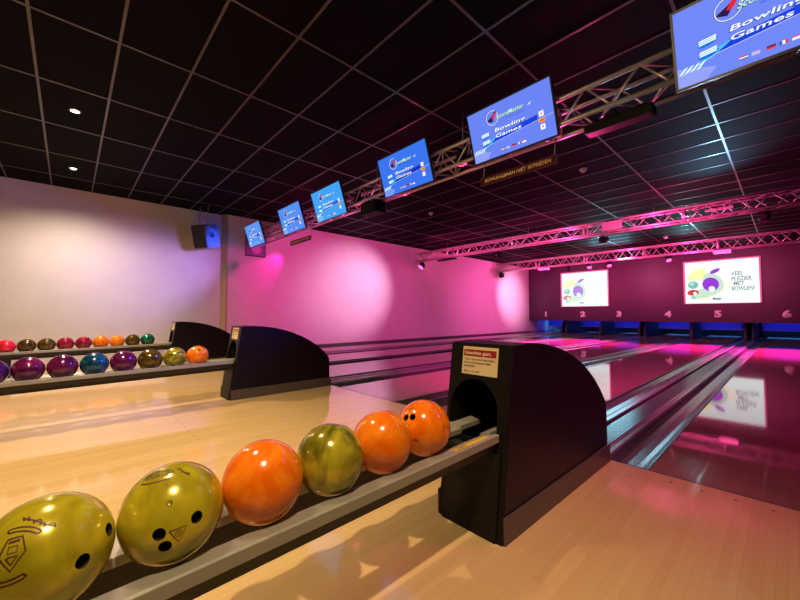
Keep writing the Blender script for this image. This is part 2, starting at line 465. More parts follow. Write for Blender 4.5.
def make_return(c, label):
    t = thing('ball_return', label, 'ball return', (c, 0, 0), group='ball returns')
    for s in (-1, 1):
        bm = B(); prism(bm, SIDE, 'x', s * HW, s * (HW - .018))
        sp = obj('side_panel', bm, M['hood'], t, bevel=.003)
        bm = B(); box(bm, s * HW if s > 0 else -HW - .010, HW + .010 if s > 0 else -HW, 1.342, 2.625, 0, .112)
        obj('skirting', bm, M['skirt'], t, bevel=.003)
    bm = B()
    up = SIDE[1:14]
    lo = [(y - .012, z - .018) for y, z in up]; lo[0] = (up[0][0] + .005, up[0][1] - .018)
    prism(bm, [(y, z - .002) for y, z in up] + lo[::-1], 'x', -HW + .018, HW - .018)
    top = obj('curved_top', bm, M['hood'], t)
    bm = B(); box(bm, -HW + .018, HW - .018, 2.585, 2.605, 0, .37); obj('rear_panel', bm, M['hood'], t)
    obj('front_panel', front_panel(), M['hoodfront'], t)
    obj('opening_lining', arch_rim(), M['black'], t, fix=False)
    bm = B(); prism(bm, [(1.325, .0), (1.375, .355), (1.395, .355), (1.345, .0)], 'x', -HW + .03, HW - .03)
    lp = obj('lower_panel', bm, M['hoodfront'], t, bevel=.002)
    # notice
    n = obj('notice', on_front(thicken(_rect(.198, .132), .001), .735, .0005), M['paper'], t)
    obj('header_band', on_front(shift(_rect(.182, .032), -.002, 0, .036), .735, .0022), M['redband'], n)
    obj('lettering', on_front(shift(text_bm('Geachte gast,', .021, .018, 1.30, align='LEFT'), -.086, 0, .036), .735, .0026), M['cream'], n)
    obj('lettering', on_front(shift(text_bm('Voor u zijn onze frisse ballen,\nlet op het bovenste vallen\nneerleggen.', .0145, .014, 1.0, align='LEFT', line=1.1), -.088, 0, -.010), .735, .0024), M['ink'], n)
    obj('lettering', on_front(shift(text_bm('Mvrgr. uw staff', .0145, .004, 1.0, .3, align='LEFT'), -.088, 0, -.052), .735, .0024), M['ink'], n)
    # rack
    y0, y1 = -1.35, 1.375
    def sheared(bm):
        for v in bm.verts: v.co.z += zrail(v.co.y)
        return bm
    for s in (-1, 1):
        bm = B(); prism(bm, [(s * x - .02, z) for x, z in [(.062, .410), (.078, .4145), (.108, .421), (.108, .40), (.062, .388)]], 'y', y1 - .002, 1.74)
        obj('tunnel_rail', sheared(bm), M['rail'], t)
        wo = 0. if s > 0 else -.012
        pr = [(.060, .410), (.078, .4145), (.134 + wo, .4285), (.140 + wo, .425), (.140 + wo, .394), (.126 + wo, .390), (.060, .386)]
        bm = B(); prism(bm, [(s * x, z) for x, z in pr], 'y', y0, y1)
        r = obj('rail', sheared(bm), M['rail'], t, bevel=.0015)
        if s > 0:
            ya, yb, xa, xb = 1.10, 1.335, .090, .130
        else:
            ya, yb, xa, xb = 1.15, 1.23, .080, .118
        bm = B()
        def rz(x): return .4145 + (.4275 - .4145) / (.134 - .078) * (x - .078) + .0008
        vs = [bm.verts.new((s * xx, yy, rz(xx))) for xx, yy in ((xa, ya), (xb, ya), (xb, yb), (xa, yb))]
        bm.faces.new(vs)
        st = obj('warning_sticker', sheared(bm), M['yellow'], r)
        if s > 0:
            bm = B()
            for k in range(5):
                w_ = .006 + .004 * (k % 2)
                q = ya + .03 + k * .012
                vs = [bm.verts.new((xx, yy, rz(xx) + .0006)) for xx, yy in ((.103, q), (.112, q), (.112, q + w_), (.103, q + w_))]
                bm.faces.new(vs)
            obj('sticker_print', sheared(bm), M['ink'], st)
    for s in (-1, 1):
        zb, ob = (.352, .116) if s > 0 else (.295, .080)
        bm = B(); prism(bm, [(s * .066, .389), (s * (ob + .006), .391), (s * ob, zb), (s * .066, zb)], 'y', y0, y1)
        obj('rail_beam', sheared(bm), M['railbase'], t)
    for yy in (-1.25, -.66, 1.30):
        bm = B(); box(bm, -.08, .08, yy - .02, yy + .02, .353, .375)
        obj('cross_tie', sheared(bm), M['railbase'], t)
    for yy in (-.66,):
        bm = B(); box(bm, -.04, .04, yy - .05, yy + .05, .012, .372 + zrail(yy)); box(bm, -.12, .12, yy - .10, yy + .10, 0, .014)
        obj('leg', bm, M['railbase'], t, bevel=.004)
    return t

def _rect(w, h):
    bm = B(); flat(bm, [(-w/2, -h/2), (w/2, -h/2), (w/2, h/2), (-w/2, h/2)]); return bm

make_return(-1.0, 'near black ball return with a rack of six olive and orange balls')
make_return(-4.4, 'middle black ball return whose rack carries mostly purple balls')
make_return(-7.8, 'far black ball return, partly hidden behind the middle one')

# ------------------------------------------------------------------ bowling balls
RB = .1068
def plain_ball(name='ball', sub=5):
    bm = B(); bmesh.ops.create_icosphere(bm, subdivisions=sub, radius=RB)
    for f in bm.faces: f.smooth = True
    me = bpy.data.meshes.new(name); bm.to_mesh(me); bm.free(); return me

def drilled(dirs, m, radii=None, sub=5):
    """ball mesh with real finger holes along the given directions"""
    base = plain_ball('ball', sub)
    base.materials.append(m); base.materials.append(M['holes'])
    o = bpy.data.objects.new('tmp', base); COL.objects.link(o)
    bm = B()
    for i, d in enumerate(dirs):
        d = Vector(d).normalized()
        tube(bm, d * (RB - .05), d * (RB + .03), (radii[i] if radii else .0125), 20, 1)
    cm = bpy.data.meshes.new('cut'); bmesh.ops.recalc_face_normals(bm, faces=bm.faces); bm.to_mesh(cm); bm.free()
    cm.materials.append(m); cm.materials.append(M['holes'])
    c = bpy.data.objects.new('cut', cm); COL.objects.link(c)
    md = o.modifiers.new('b', 'BOOLEAN'); md.operation = 'DIFFERENCE'; md.object = c; md.solver = 'EXACT'
    bpy.context.view_layer.update()
    me = bpy.data.meshes.new_from_object(o.evaluated_get(bpy.context.evaluated_depsgraph_get()))
    bpy.data.objects.remove(o); bpy.data.objects.remove(c)
    bm = B(); bm.from_mesh(me)
    for f in bm.faces:
        wall = f.calc_center_median().length < RB * .992
        f.material_index = 1 if wall else 0
        f.smooth = not wall
    for e in bm.edges:
        if len(e.link_faces) == 2 and e.link_faces[0].material_index != e.link_faces[1].material_index: e.smooth = False
    bm.to_mesh(me); bm.free()
    return me

OL = ball_mat('olive_pearl', (.30, .255, .008), (.64, .54, .022), .2, .2, 4.5, 1.)
OL2 = ball_mat('olive_swirl', (.13, .12, .008), (.55, .47, .028), .16, .25, 5.5, 4.)
OR = ball_mat('orange_swirl', (.84, .15, .003), (.94, .25, .010), .16, 0., 8., 2.)
OR2 = ball_mat('deep_orange', (.82, .14, .003), (.94, .27, .010), .16, 0., 5., 6.)
PU = ball_mat('purple_swirl', (.05, .004, .045), (.22, .015, .10), .16, .2, 6., 3.)
PB = ball_mat('violet_swirl', (.035, .006, .12), (.15, .012, .12), .16, .2, 6., 9.)
BL = ball_mat('blue_swirl', (.004, .03, .09), (.012, .12, .22), .2, .2, 8., 5.)
BO = ball_mat('brown_olive', (.045, .025, .006), (.16, .10, .012), .16, .3, 6., 8.)
RD = ball_mat('red_swirl', (.55, .005, .02), (.85, .02, .05), .16, 0., 6., 2.)
DR = ball_mat('dark_red_swirl', (.14, .004, .02), (.42, .012, .05), .16, .1, 6., 12.)
TE = ball_mat('teal_swirl', (.0, .05, .04), (.01, .20, .13), .16, .1, 6., 7.)
HOLE3 = [(.12, .17, 1), (-.12, .17, 1), (0, -.45, 1)]

def near_ball(y, m, label, holes=None):
    c = Vector((-1.0, y, .4892 + .016 * y + .0004))
    me = drilled(holes, m) if holes else plain_ball()
    if not holes: me.materials.append(m)
    o = link('bowling_ball', me, None, c)
    return tag(o, label, 'bowling ball', 'balls on the near rack')

# camera geometry, used only to read from the photograph which way the marks on the balls face
FPX = 358.3; PITCH = math.atan(14.5 / FPX); YAW = math.atan(388.5 / math.hypot(FPX, 14.5))
CF = Vector((-math.sin(YAW) * math.cos(PITCH), math.cos(YAW) * math.cos(PITCH), math.sin(PITCH)))
CR = Vector((math.cos(YAW), math.sin(YAW), 0)); CU = CR.cross(CF)
def facing(px, py, c):
    d = (CF + CR * ((px - 400) / FPX) + CU * ((300 - py) / FPX)).normalized()
    o = Vector((0, 0, CAM_H)) - Vector(c)
    b = o.dot(d); q = b * b - (o.length_squared - RB * RB)
    t = -b - math.sqrt(max(q, 0))
    return (o + d * t).normalized()

def decal(bm, ball, n, right, lift=.00035, m=None, name='engraved_mark'):
    """wrap a flat XZ-plane mesh round the ball at direction n, its x axis towards 'right'"""
    n = Vector(n); r = Vector(right); r = (r - n * r.dot(n)).normalized(); u = n.cross(r)
    bmesh.ops.triangulate(bm, faces=bm.faces)
    for _ in range(2):
        long = [e for e in bm.edges if e.calc_length() > .006]
        if long: bmesh.ops.subdivide_edges(bm, edges=long, cuts=1)
    for v in bm.verts:
        x, z = v.co.x, v.co.z
        v.co = (n + r * (x / RB) + u * (z / RB)).normalized() * (RB + lift)
    return obj(name, bm, m or M['mark'], ball)

def scribble(w, h, n, seed, wd=.0024):
    rnd = random.Random(seed); bm = B()
    x = -w / 2; pts = []
    for i in range(n):
        pts.append((x + rnd.uniform(-.15, .15) * w / n, rnd.uniform(-.5, .5) * h * (1 if i % 2 else .8)))
        x += w / (n - 1)
    sm = []
    for i in range(len(pts) - 1):
        for k in range(4):
            a = k / 4; a2 = a * a * (3 - 2 * a)
            sm.append((pts[i][0] * (1 - a) + pts[i+1][0] * a, pts[i][1] * (1 - a2) + pts[i+1][1] * a2))
    sm.append(pts[-1]); ribbon(bm, sm, wd)
    ribbon(bm, [(-w * .45, -h * .1), (-w * .1, h * .02), (w * .25, -h * .12), (w * .55, h * .12)], wd)
    return bm

nb = []
Y6 = [-.020, .194, .408, .622, .836, 1.050]
def cen(i): return Vector((-1.0, Y6[i], .490 + .016 * Y6[i]))
c = cen(0)
h = [facing(109.5, 529, c), facing(83, 561, c)]
b1 = near_ball(Y6[0], OL, 'olive bowling ball at the rack front with large red shield emblem and signature', h)
# shield emblem with two crescents, signature above it
bm = B()
ribbon(bm, [(-.010, .024), (.010, .024), (.018, -.002), (.0, -.028), (-.018, -.002), (-.010, .024), (.002, .024)], .003)
ribbon(bm, [(-.006, .010), (.006, .010), (.006, .0), (-.006, .0), (-.006, .010), (.002, .010)], .002)
ribbon(bm, [(-.006, -.006), (.008, -.006), (.0, -.018), (-.008, -.006)], .003)
ribbon(bm, [(-.008, .018), (.008, .018)], .004)
decal(bm, b1, facing(12, 553, c), CR * .9 + CU * .35)
for sgn, px, py in ((1, 22, 534), (-1, 6, 578)):
    bm = B()
    A_ = ell(0, 0, .030, .012 , 20, 0, .15 * PI, .85 * PI); C_ = ell(0, -.004, .026, .009, 20, 0, .2 * PI, .8 * PI)
    pts = A_ + C_[::-1]
    ribbon(bm, [(x, sgn * z) for x, z in pts] + [(pts[0][0], sgn * pts[0][1])], .0028)
    decal(bm, b1, facing(px, py, c), CR * .95 + CU * (.1 if sgn > 0 else .2))
decal(scribble(.060, .012, 17, 3), b1, facing(38, 521, c), CR * .98 - CU * .18, name='engraved_signature')

c = cen(1)
h = [facing(159, 534.5, c), facing(165, 546.5, c), facing(197, 517, c)]
b2 = near_ball(Y6[1], OL, 'olive bowling ball with three finger holes facing out and a triangle emblem', h)
bm = B()
ribbon(bm, [(-.016, .012), (.016, .012), (0, -.018), (-.016, .012), (-.013, .012)], .0026)
ribbon(bm, ell(0, .002, .006, .006, 16) + [(.006, .002)], .0014); ribbon(bm, ell(0, .002, .0025, .0025, 8) + [(.0025, .002)], .0012)
decal(bm, b2, facing(178.5, 534, c), CR * .98 + CU * .05)
bm = B()
ribbon(bm, ell(0, 0, .036, .018, 20, 0, .1 * PI, .9 * PI), .003); ribbon(bm, ell(0, 0, .030, .012, 20, 0, .1 * PI, .9 * PI), .002)
ribbon(bm, ell(0, -.002, .036, .016, 20, 0, -.85 * PI, -.15 * PI), .003)
decal(bm, b2, facing(157, 476, c), CR * .85 + CU * .5)
decal(text_bm('CURVE', .014, .02, 1.2), b2, facing(157, 476, c), CR * .85 + CU * .5)
decal(scribble(.034, .012, 11, 5, .0024), b2, facing(183, 471, c), CR * .35 - CU * .93, name='engraved_signature')
bm = B(); lathe(bm, [(.0, .0), (.004, .0), (.0052, .0012), (.006, .0)], 16)
n = facing(169.5, 503, c); o = obj('pin_dot', bm, OL2, b2); o.location = n * (RB - .0001); o.rotation_euler = n.to_track_quat('Z', 'Y').to_euler()

b3 = near_ball(Y6[2], OR, 'orange bowling ball between two olive balls on the near rack')
c = cen(3)
b4 = near_ball(Y6[3], OL2, 'olive bowling ball with dark swirls between two orange balls')
decal(scribble(.030, .008, 12, 8, .0018), b4, facing(334, 424.8, c), CR)
c = cen(4)
b5 = near_ball(Y6[4], OR2, 'orange bowling ball touching the one nearest the black hood opening')
decal(text_bm('10 LBS', .012, .01), b5, facing(374, 468, c), CR * .95 + CU * .15)
c = cen(5)
b6 = near_ball(Y6[5], OR, 'orange bowling ball with two finger holes showing, nearest the black hood opening',
               [facing(406, 417.5, c), facing(412.5, 416.8, c)])
bm = scribble(.022, .016, 14, 11, .0018); decal(bm, b6, facing(415.5, 440, c), CR + CU * .2)
bm = text_bm('US', .020, .01); decal(bm, b6, facing(444, 428, c), CR * .5 + CU)
bm = scribble(.024, .010, 10, 17, .0016); decal(bm, b6, facing(411, 408.5, c), CR + CU * .6)

SHARED = {}
def rack_ball(x, y, m, label, group, turn):
    from mathutils import Euler
    key = (m.name, turn)
    if key not in SHARED: SHARED[key] = drilled([Euler(turn).to_matrix() @ Vector(d) for d in HOLE3], m, None, 4)
    o = link('bowling_ball', SHARED[key], None, (x, y - .018, .4892 + .016 * y + .0004))
    return tag(o, label, 'bowling ball', group)
g = 'balls on the middle rack'
mids = [(-.438, PB, 'violet bowling ball cut by the photo edge on the middle rack', (2, .3, 0)),
        (-.224, PU, 'large looking purple ball, second from the photo edge on the middle rack', (2.4, 1, 0)),
        (-.010, PU, 'purple ball between another purple one and the blue ball', (3, .4, 1)),
        (.205, BL, 'only blue ball on the middle rack', (2.6, .3, 2)),
        (.420, PU, 'purple ball between the blue and the brown ball', (2.2, 2, .4)),
        (.635, BO, 'brown olive ball between purple and olive ball on the middle rack', (.3, .2, 3)),
        (.850, OL2, 'olive ball beside the orange ball on the middle rack', (2.9, .2, .4)),
        (1.065, OR, 'orange ball with finger hole on top, closest to the middle hood', (.25, .55, .9))]
for y, m, lab, turn in mids: rack_ball(-4.4, y, m, lab, g, turn)
g = 'balls on the far rack'
fars = [(-.652, RD, 'bright red ball at the photo edge on the far rack', (2, .3, 0)),
        (-.438, BO, 'brown olive ball beside the bright red ball on the far rack', (2.4, 1, 0)),
        (-.224, BO, 'brown olive ball beside a dark red ball on the far rack', (3, .4, 1)),
        (-.010, DR, 'dark red ball beside a brown olive ball on the far rack', (2.6, .3, 2)),
        (.205, DR, 'dark red ball beside an orange ball on the far rack', (2.2, 2, .4)),
        (.420, OR2, 'orange ball beside a dark red ball on the far rack', (2.0, .2, 3)),
        (.635, OR2, 'orange ball beside a brown ball on the far rack', (2.9, .2, .4)),
        (.850, BO, 'brown ball beside the teal ball on the far rack', (2.5, .6, 1)),
        (1.065, TE, 'small looking teal ball closest to the far hood', (2.25, .55, .9))]
for y, m, lab, turn in fars: rack_ball(-7.8, y, m, lab, g, turn)

# ------------------------------------------------------------------ trusses
def truss(label, y0, y1, z0, z1, x0, x1, r, bay, hangers):
    t = thing('lighting_truss', label, 'lighting truss', ((x0 + x1) / 2, (y0 + y1) / 2, z0))
    cx, cy = (x0 + x1) / 2, (y0 + y1) / 2
    def T(p): return (p[0] - cx, p[1] - cy, p[2] - z0)
    for yy in (y0, y1):
        for zz in (z0, z1):
            bm = B(); tube(bm, T((x0, yy, zz)), T((x1, yy, zz)), r, 12); obj('chord', bm, M['alu'], t)
    bm = B(); n = int((x1 - x0) / bay); rr = r * .42
    for i in range(n):
        a = x0 + (x1 - x0) * i / n; b = x0 + (x1 - x0) * (i + 1) / n; m_ = (a + b) / 2
        for yy, f in ((y0, 0), (y1, 1)):
            p, q = (z0, z1) if (f == 0) else (z1, z0)
            tube(bm, T((a, yy, p)), T((m_, yy, q)), rr, 6); tube(bm, T((m_, yy, q)), T((b, yy, p)), rr, 6)
        for zz, f in ((z0, 0), (z1, 1)):
            p, q = (y0, y1) if (f == 0) else (y1, y0)
            tube(bm, T((a, p, zz)), T((m_, q, zz)), rr, 6); tube(bm, T((m_, q, zz)), T((b, p, zz)), rr, 6)
    obj('lacing', bm, M['alu'], t)
    for i in range(1, int((x1 - x0) / 2.0)):            # end frames where truss sections join
        bm = B(); xx = x0 + i * 2.0
        for s in (-.012, .012):
            for p, q in (((y0, z0), (y1, z0)), ((y1, z0), (y1, z1)), ((y1, z1), (y0, z1)), ((y0, z1), (y0, z0))):
                tube(bm, T((xx + s, *p)), T((xx + s, *q)), rr * 1.2, 6)
        obj('section_joint', bm, M['alu'], t)
    for xx in hangers:
        bm = B(); ym = (y0 + y1) / 2
        tube(bm, T((xx, ym, z1 + .0)), T((xx, ym, CEIL + .002)), .006, 8)
        tube(bm, T((xx, y0, z1)), T((xx, y1, z1)), .012, 8)
        obj('hanger', bm, M['steel'], t)
    return t

TY0, TY1, TZ0, TZ1 = 3.43, 3.69, 2.785, 3.035
truss('aluminium box truss that carries the row of score monitors', TY0, TY1, TZ0, TZ1, -9.55, 2.0, .0225, .42, (-8.0, -4.4, -2.7, 1.2))
truss('pink lit ceiling truss over the lanes, between monitor truss and masking wall', 9.50, 9.76, 2.955, 3.215, -9.45, 2.0, .024, .46, (-8, -5, -2, 1))
truss('pink lit truss closest to the plum masking wall', 15.0, 15.28, 3.02, 3.36, -9.45, 2.0, .026, .50, (-8, -5, -2, 1))

# ------------------------------------------------------------------ score monitors
def monitor(x, z, y, tint, dark, label, buttons=True):
    t = thing('score_monitor', label, 'monitor', (x, y, z), group='score monitors on the truss')
    W, H = .955, .545
    bm = B(); box(bm, -W/2, W/2, 0, .035, -H/2, H/2); prism(bm, [(.035, -.2), (.075, -.15), (.075, .15), (.035, .2)], 'x', -.3, .3)
    hs = obj('housing', bm, M['bezel'], t, bevel=.004)
    bm = B(); w, h = W/2, H/2; e = .017
    for a, b_, c_, d in ((-w, w, h - e, h), (-w, w, -h, -h + e), (-w, -w + e, -h + e, h - e), (w - e, w, -h + e, h - e)):
        box(bm, a, b_, -.006, 0, c_, d)
    obj('bezel', bm, M['bezel'], t)
    st = 1.0
    bm = B(); flat(bm, [(-w+e, -h+e), (w-e, -h+e), (w-e, h-e), (-w+e, h-e)], -.001)
    sc = obj('screen', bm, emis('screen_glow', tint, st), t, fix=False)
    lay = [0.0015]
    def layer(bm, col, name, s=1.0, d=.0004):
        lay[0] += .0004
        for v in bm.verts: v.co.y = -lay[0]
        return obj(name, bm, emis(name + '_glow', col, s), sc)
    mixc = lambda a, b, f: tuple(a[i] * (1 - f) + b[i] * f for i in range(3))
    white = (.92, .95, 1.0)
    # paler facets
    bm = B(); flat(bm, [(-.46, -.255), (-.30, -.255), (-.24, -.19), (-.46, -.12)])
    layer(bm, mixc(tint, white, .16), 'pale_facet')
    # dark stripe with a cyan start, thin white line beneath
    bm = B(); flat(bm, [(-.24, -.112), (.30, -.068), (.30, -.012), (-.14, -.052)]); layer(bm, dark, 'blue_stripe')
    bm = B(); flat(bm, [(-.36, -.155), (-.24, -.112), (-.14, -.052), (-.26, -.085)]); layer(bm, mixc(tint, (.02, .62, .9), .75), 'cyan_stripe')
    bm = B(); ribbon(bm, [(-.44, -.175), (-.24, -.112), (.45, -.05)], .004); layer(bm, mixc(tint, white, .55), 'thin_line')
    bm = B()
    for i in range(4): flat(bm, [(-.455 + i*.034, -.17), (-.432 + i*.034, -.165), (-.395 + i*.034, -.125), (-.415 + i*.034, -.13)])
    layer(bm, (.70, .95, .95), 'slanted_bars')
    bm = B()
    for zz in (-.02, -.095): flat(bm, ell(-.28, zz, .056, .022, 20, .15))
    layer(bm, mixc(dark, (.0, .3, .6), .5), 'pill_shadow')
    bm = B()
    for zz in (-.012, -.085):
        for k in range(3): flat(bm, [(-.33, zz - .014 + k*.012), (-.235, zz - .008 + k*.012), (-.232, zz + .001 + k*.012), (-.325, zz - .005 + k*.012)])
    layer(bm, (.80, .97, .97), 'striped_pill')
    # heading
    for txt, zz in (('Bowling', .002), ('Games', -.056)):
        layer(shift(text_bm(txt, .046, .05, 2.25, .15, align='LEFT', spacing=1.04), -.172, 0, zz - .003), mixc(dark, (.05, .10, .4), .5), 'heading_outline')
        layer(shift(text_bm(txt, .046, .016, 2.25, .15, align='LEFT', spacing=1.04), -.170, 0, zz), white, 'heading')
    # round logo and its words
    bm = B(); ribbon(bm, ell(-.165, .132, .070, .070, 28) + [(-.095, .132)], .010); layer(bm, (.02, .06, .35), 'logo_ring')
    bm = B(); ribbon(bm, ell(-.165, .132, .069, .069, 28) + [(-.096, .132)], .005); layer(bm, white, 'logo_ring')
    bm = B(); flat(bm, [(-.20, .10), (-.17, .09), (-.13, .15), (-.10, .185), (-.13, .185), (-.17, .15), (-.225, .12), (-.225, .11)]); layer(bm, (.03, .01, .06), 'logo_figure')
    bm = B(); flat(bm, [(-.175, .125), (-.15, .115), (-.115, .165), (-.15, .172)]); layer(bm, (.75, .02, .04), 'logo_figure')
    layer(shift(text_bm('ScoreMaster', .056, .035, 1.06, .3, align='LEFT'), -.127, 0, .1175), (.01, .05, .22), 'logo_lettering')
    layer(shift(text_bm('ScoreMaster', .056, .008, 1.06, .3, align='LEFT'), -.125, 0, .120), (.62, .95, .55), 'logo_lettering')
    layer(shift(text_bm('.nl', .034, .02, 1, .3, align='LEFT'), .222, 0, .114), white, 'logo_lettering')
    layer(shift(text_bm('The Scoring Company', .020, .015, 1.1, .2, align='LEFT'), -.02, 0, .078), (.03, .10, .5), 'logo_lettering')
    # flags
    def stripes(x, cols, vert=False):
        for i, cc in enumerate(cols):
            bm = B()
            if vert: a0, b0, c0, d0 = x + i*.013, x + (i+1)*.013, -.216, -.194
            else: a0, b0, c0, d0 = x, x + .042, -.216 + (2-i)*.0075, -.216 + (3-i)*.0075
            flat(bm, [(a0, c0), (b0, c0), (b0, d0), (a0, d0)]); layer(bm, cc, 'flag')
    stripes(-.125, [(.7, .02, .04), (.9, .9, .92), (.08, .15, .6)])
    bm = B(); flat(bm, [(-.065, -.216), (-.025, -.216), (-.025, -.194), (-.065, -.194)]); layer(bm, (.45, .55, .85), 'flag')
    bm = B(); ribbon(bm, [(-.065, -.216), (-.045, -.205), (-.025, -.194)], .005); layer(bm, (.85, .2, .3), 'flag')
    stripes(.005, [(.02, .02, .02), (.6, .02, .03), (.75, .05, .04)])
    stripes(.062, [(.05, .10, .55), (.9, .9, .92), (.75, .05, .08)], True)
    stripes(.118, [(.75, .05, .08), (.9, .9, .92), (.9, .9, .92)])
    if buttons:
        for zz, kind in ((-.022, 'u'), (-.082, 'm'), (-.142, 'd')):
            if kind == 'm':
                bm = B(); flat(bm, ell(.345, zz, .038, .019, 18)); layer(bm, (.88, .27, .02), 'round_button')
                bm = B(); flat(bm, [(.325, zz-.005), (.365, zz-.005), (.365, zz+.005), (.325, zz+.005)]); layer(bm, (.55, .12, .01), 'button_mark')
            else:
                bm = B(); flat(bm, [(.322, zz-.024), (.368, zz-.024), (.368, zz+.024), (.322, zz+.024)]); layer(bm, white, 'square_button')
                s = 1 if kind == 'u' else -1
                bm = B(); flat(bm, [(.333, zz-.011*s), (.357, zz-.011*s), (.345, zz+.012*s)]); layer(bm, (.75, .02, .05), 'button_mark')
    # bracket back to the truss chord, then the whole monitor is tipped to look down
    bm = B()
    R_ = Matrix.Rotation(math.radians(-18), 3, 'X')
    for sx in (-.2, .2):
        p = Vector((sx, .03, .10)); q = R_ @ Vector((0, TY0 - .032 - y, TZ1 - z)); q.x = sx
        tube(bm, p, q, .011, 8)
        p = Vector((sx, .03, -.08)); q = R_ @ Vector((0, TY0 - .032 - y, TZ0 - z)); q.x = sx
        tube(bm, p, q, .011, 8)
    obj('mounting_bracket', bm, M['black'], t)
    tip = Matrix.Rotation(math.radians(18), 4, 'X')
    for ch in t.children_recursive: ch.data.transform(tip)
    return t

MON = {6: (-.05, (.155, .230, .86), (.01, .05, .70), 'largest looking monitor, cut by the photo edge, showing a Bowling Games menu'),
       5: (-1.884, (.135, .215, .83), (.01, .05, .66), 'blue score monitor directly above the long hanging warning sign that can be read'),
       4: (-3.45, (.040, .165, .78), (.005, .03, .45), 'blue score monitor between the black lamp box and the red truss lamp'),
       3: (-5.37, (.050, .330, .86), (.01, .14, .62), 'sky blue score monitor left of the small black box under the truss'),
       2: (-6.78, (.085, .260, .84), (.01, .08, .55), 'blue score monitor above the short far hanging sign'),
       1: (-8.735, (.10, .285, .86), (.01, .08, .55), 'smallest looking monitor, in front of the wall poster')}
for k, (x, ti, dk, lab) in MON.items(): monitor(x, 2.893, 3.255, ti, dk, lab)

# hanging signs below the truss
def hanging_sign(x, label):
    t = thing('hanging_sign', label, 'sign', (x, 3.36, 2.435), group='warning signs under the monitor truss')
    bm = B(); box(bm, -.43, .43, 0, .02, -.046, .046); b = obj('board', bm, M['signboard'], t, bevel=.003)
    bm = B()
    for a, b_, c_, d in ((-.425, .425, .036, .041), (-.425, .425, -.041, -.036), (-.425, -.420, -.036, .036), (.420, .425, -.036, .036)): box(bm, a, b_, -.002, 0, c_, d)
    obj('border_line', bm, M['redband'], b)
    obj('lettering', shift(thicken(text_bm('BOWLINGBAAN NIET BETREDEN', .052, .03, .93, spacing=1.05), .002), 0, -.0005, 0), M['signgold'], b)
    bm = B()
    for s in (-.40, .40): tube(bm, (s, .01, .045), (s, TY0 - 3.36, TZ0 - .0275 - 2.435), .004, 6)
    obj('hanging_rod', bm, M['steel'], t)
hanging_sign(-1.875, 'dark hanging sign with gold warning words below the second largest monitor')
hanging_sign(-6.6, 'small far hanging sign below the second smallest monitor, near the pink wall')

# black boxes under the monitor truss
t = thing('black_light_bar', 'long black bar lamp under the truss between the two largest monitors', 'lamp', (-.98, 3.57, 2.672))
bm = B(); box(bm, -.27, .27, -.07, .07, -.025, .05); obj('housing', bm, M['black'], t, bevel=.008)
bm = B(); box(bm, -.25, .25, -.055, .055, -.031, -.025); obj('dark_lens', bm, M['grille'], t)
bm = B(); tube(bm, (-.2, .0, .085), (.2, .0, .085), .012); tube(bm, (-.2, .0, .085), (-.2, .0, .045), .012); tube(bm, (.2, .0, .085), (.2, .0, .045), .012); tube(bm, (0, -.13, .072), (0, .11, .072), .010); obj('mounting_clamp', bm, M['black'], t)
t = thing('black_light_bar', 'small black lamp box under the truss beside the fourth monitor from the wall', 'lamp', (-4.42, 3.50, 2.64))
bm = B(); box(bm, -.20, .20, -.10, .10, -.10, .09); obj('housing', bm, M['black'], t, bevel=.01)
bm = B(); box(bm, -.16, .16, -.104, -.10, -.07, .06); obj('dark_lens', bm, M['grille'], t)
bm = B(); tube(bm, (-.1, .0, .10), (.1, .0, .10), .012); tube(bm, (-.1, .0, .10), (-.1, .0, .085), .012); tube(bm, (.1, .0, .10), (.1, .0, .085), .012); obj('mounting_clamp', bm, M['black'], t)

# ------------------------------------------------------------------ par lamps on the trusses
def par(p, aim, label, lens=None, r=.085, hang=.12, group='par lamps on the trusses'):
    """can lamp hanging at p (its yoke goes up by hang), pointing at aim"""
    p = Vector(p); d = (Vector(aim) - p).normalized()
    t = thing('par_lamp', label, 'stage lamp', p, group=group)
    can = B(); lathe(can, [(0, .13), (r * .6, .13), (r * .75, .09), (r, .02), (r, -.06), (r * .92, -.06), (r * .92, -.045)], 20)
    q = (-d).to_track_quat('Z', 'Y').to_euler()
    o = obj('can', can, M['black'] if lens is None else M['steel'], t); o.rotation_euler = q
    bm = B(); lathe(bm, [(0, -.044), (r * .92, -.044)], 20)
    o = obj('lens', bm, lens or M['parlens'], t, fix=False); o.rotation_euler = q
    bm = B()
    s = d.cross(Vector((0, 0, 1))); s = s.normalized() if s.length > .1 else Vector((1, 0, 0))
    tube(bm, s * r, s * r + Vector((0, 0, hang)), .007, 6); tube(bm, -s * r, -s * r + Vector((0, 0, hang)), .007, 6)
    tube(bm, s * r + Vector((0, 0, hang)), -s * r + Vector((0, 0, hang)), .009, 6)
    obj('mounting_yoke', bm, M['black'], t)
    return t

def spot(name, p, aim, col, power, angle, blend=.6, r=.05):
    l = bpy.data.lights.new(name, 'SPOT'); l.color = col; l.energy = power; l.spot_size = math.radians(angle); l.spot_blend = blend; l.shadow_soft_size = r
    o = bpy.data.objects.new(name, l); COL.objects.link(o); o.location = p
    o.rotation_euler = (Vector(aim) - Vector(p)).to_track_quat('-Z', 'Y').to_euler()
    return o

def area(name, p, aim, col, power, sx, sy):
    l = bpy.data.lights.new(name, 'AREA'); l.shape = 'RECTANGLE'; l.size = sx; l.size_y = sy; l.color = col; l.energy = power
    o = bpy.data.objects.new(name, l); COL.objects.link(o); o.location = p
    o.rotation_euler = (Vector(aim) - Vector(p)).to_track_quat('-Z', 'Y').to_euler()
    return o

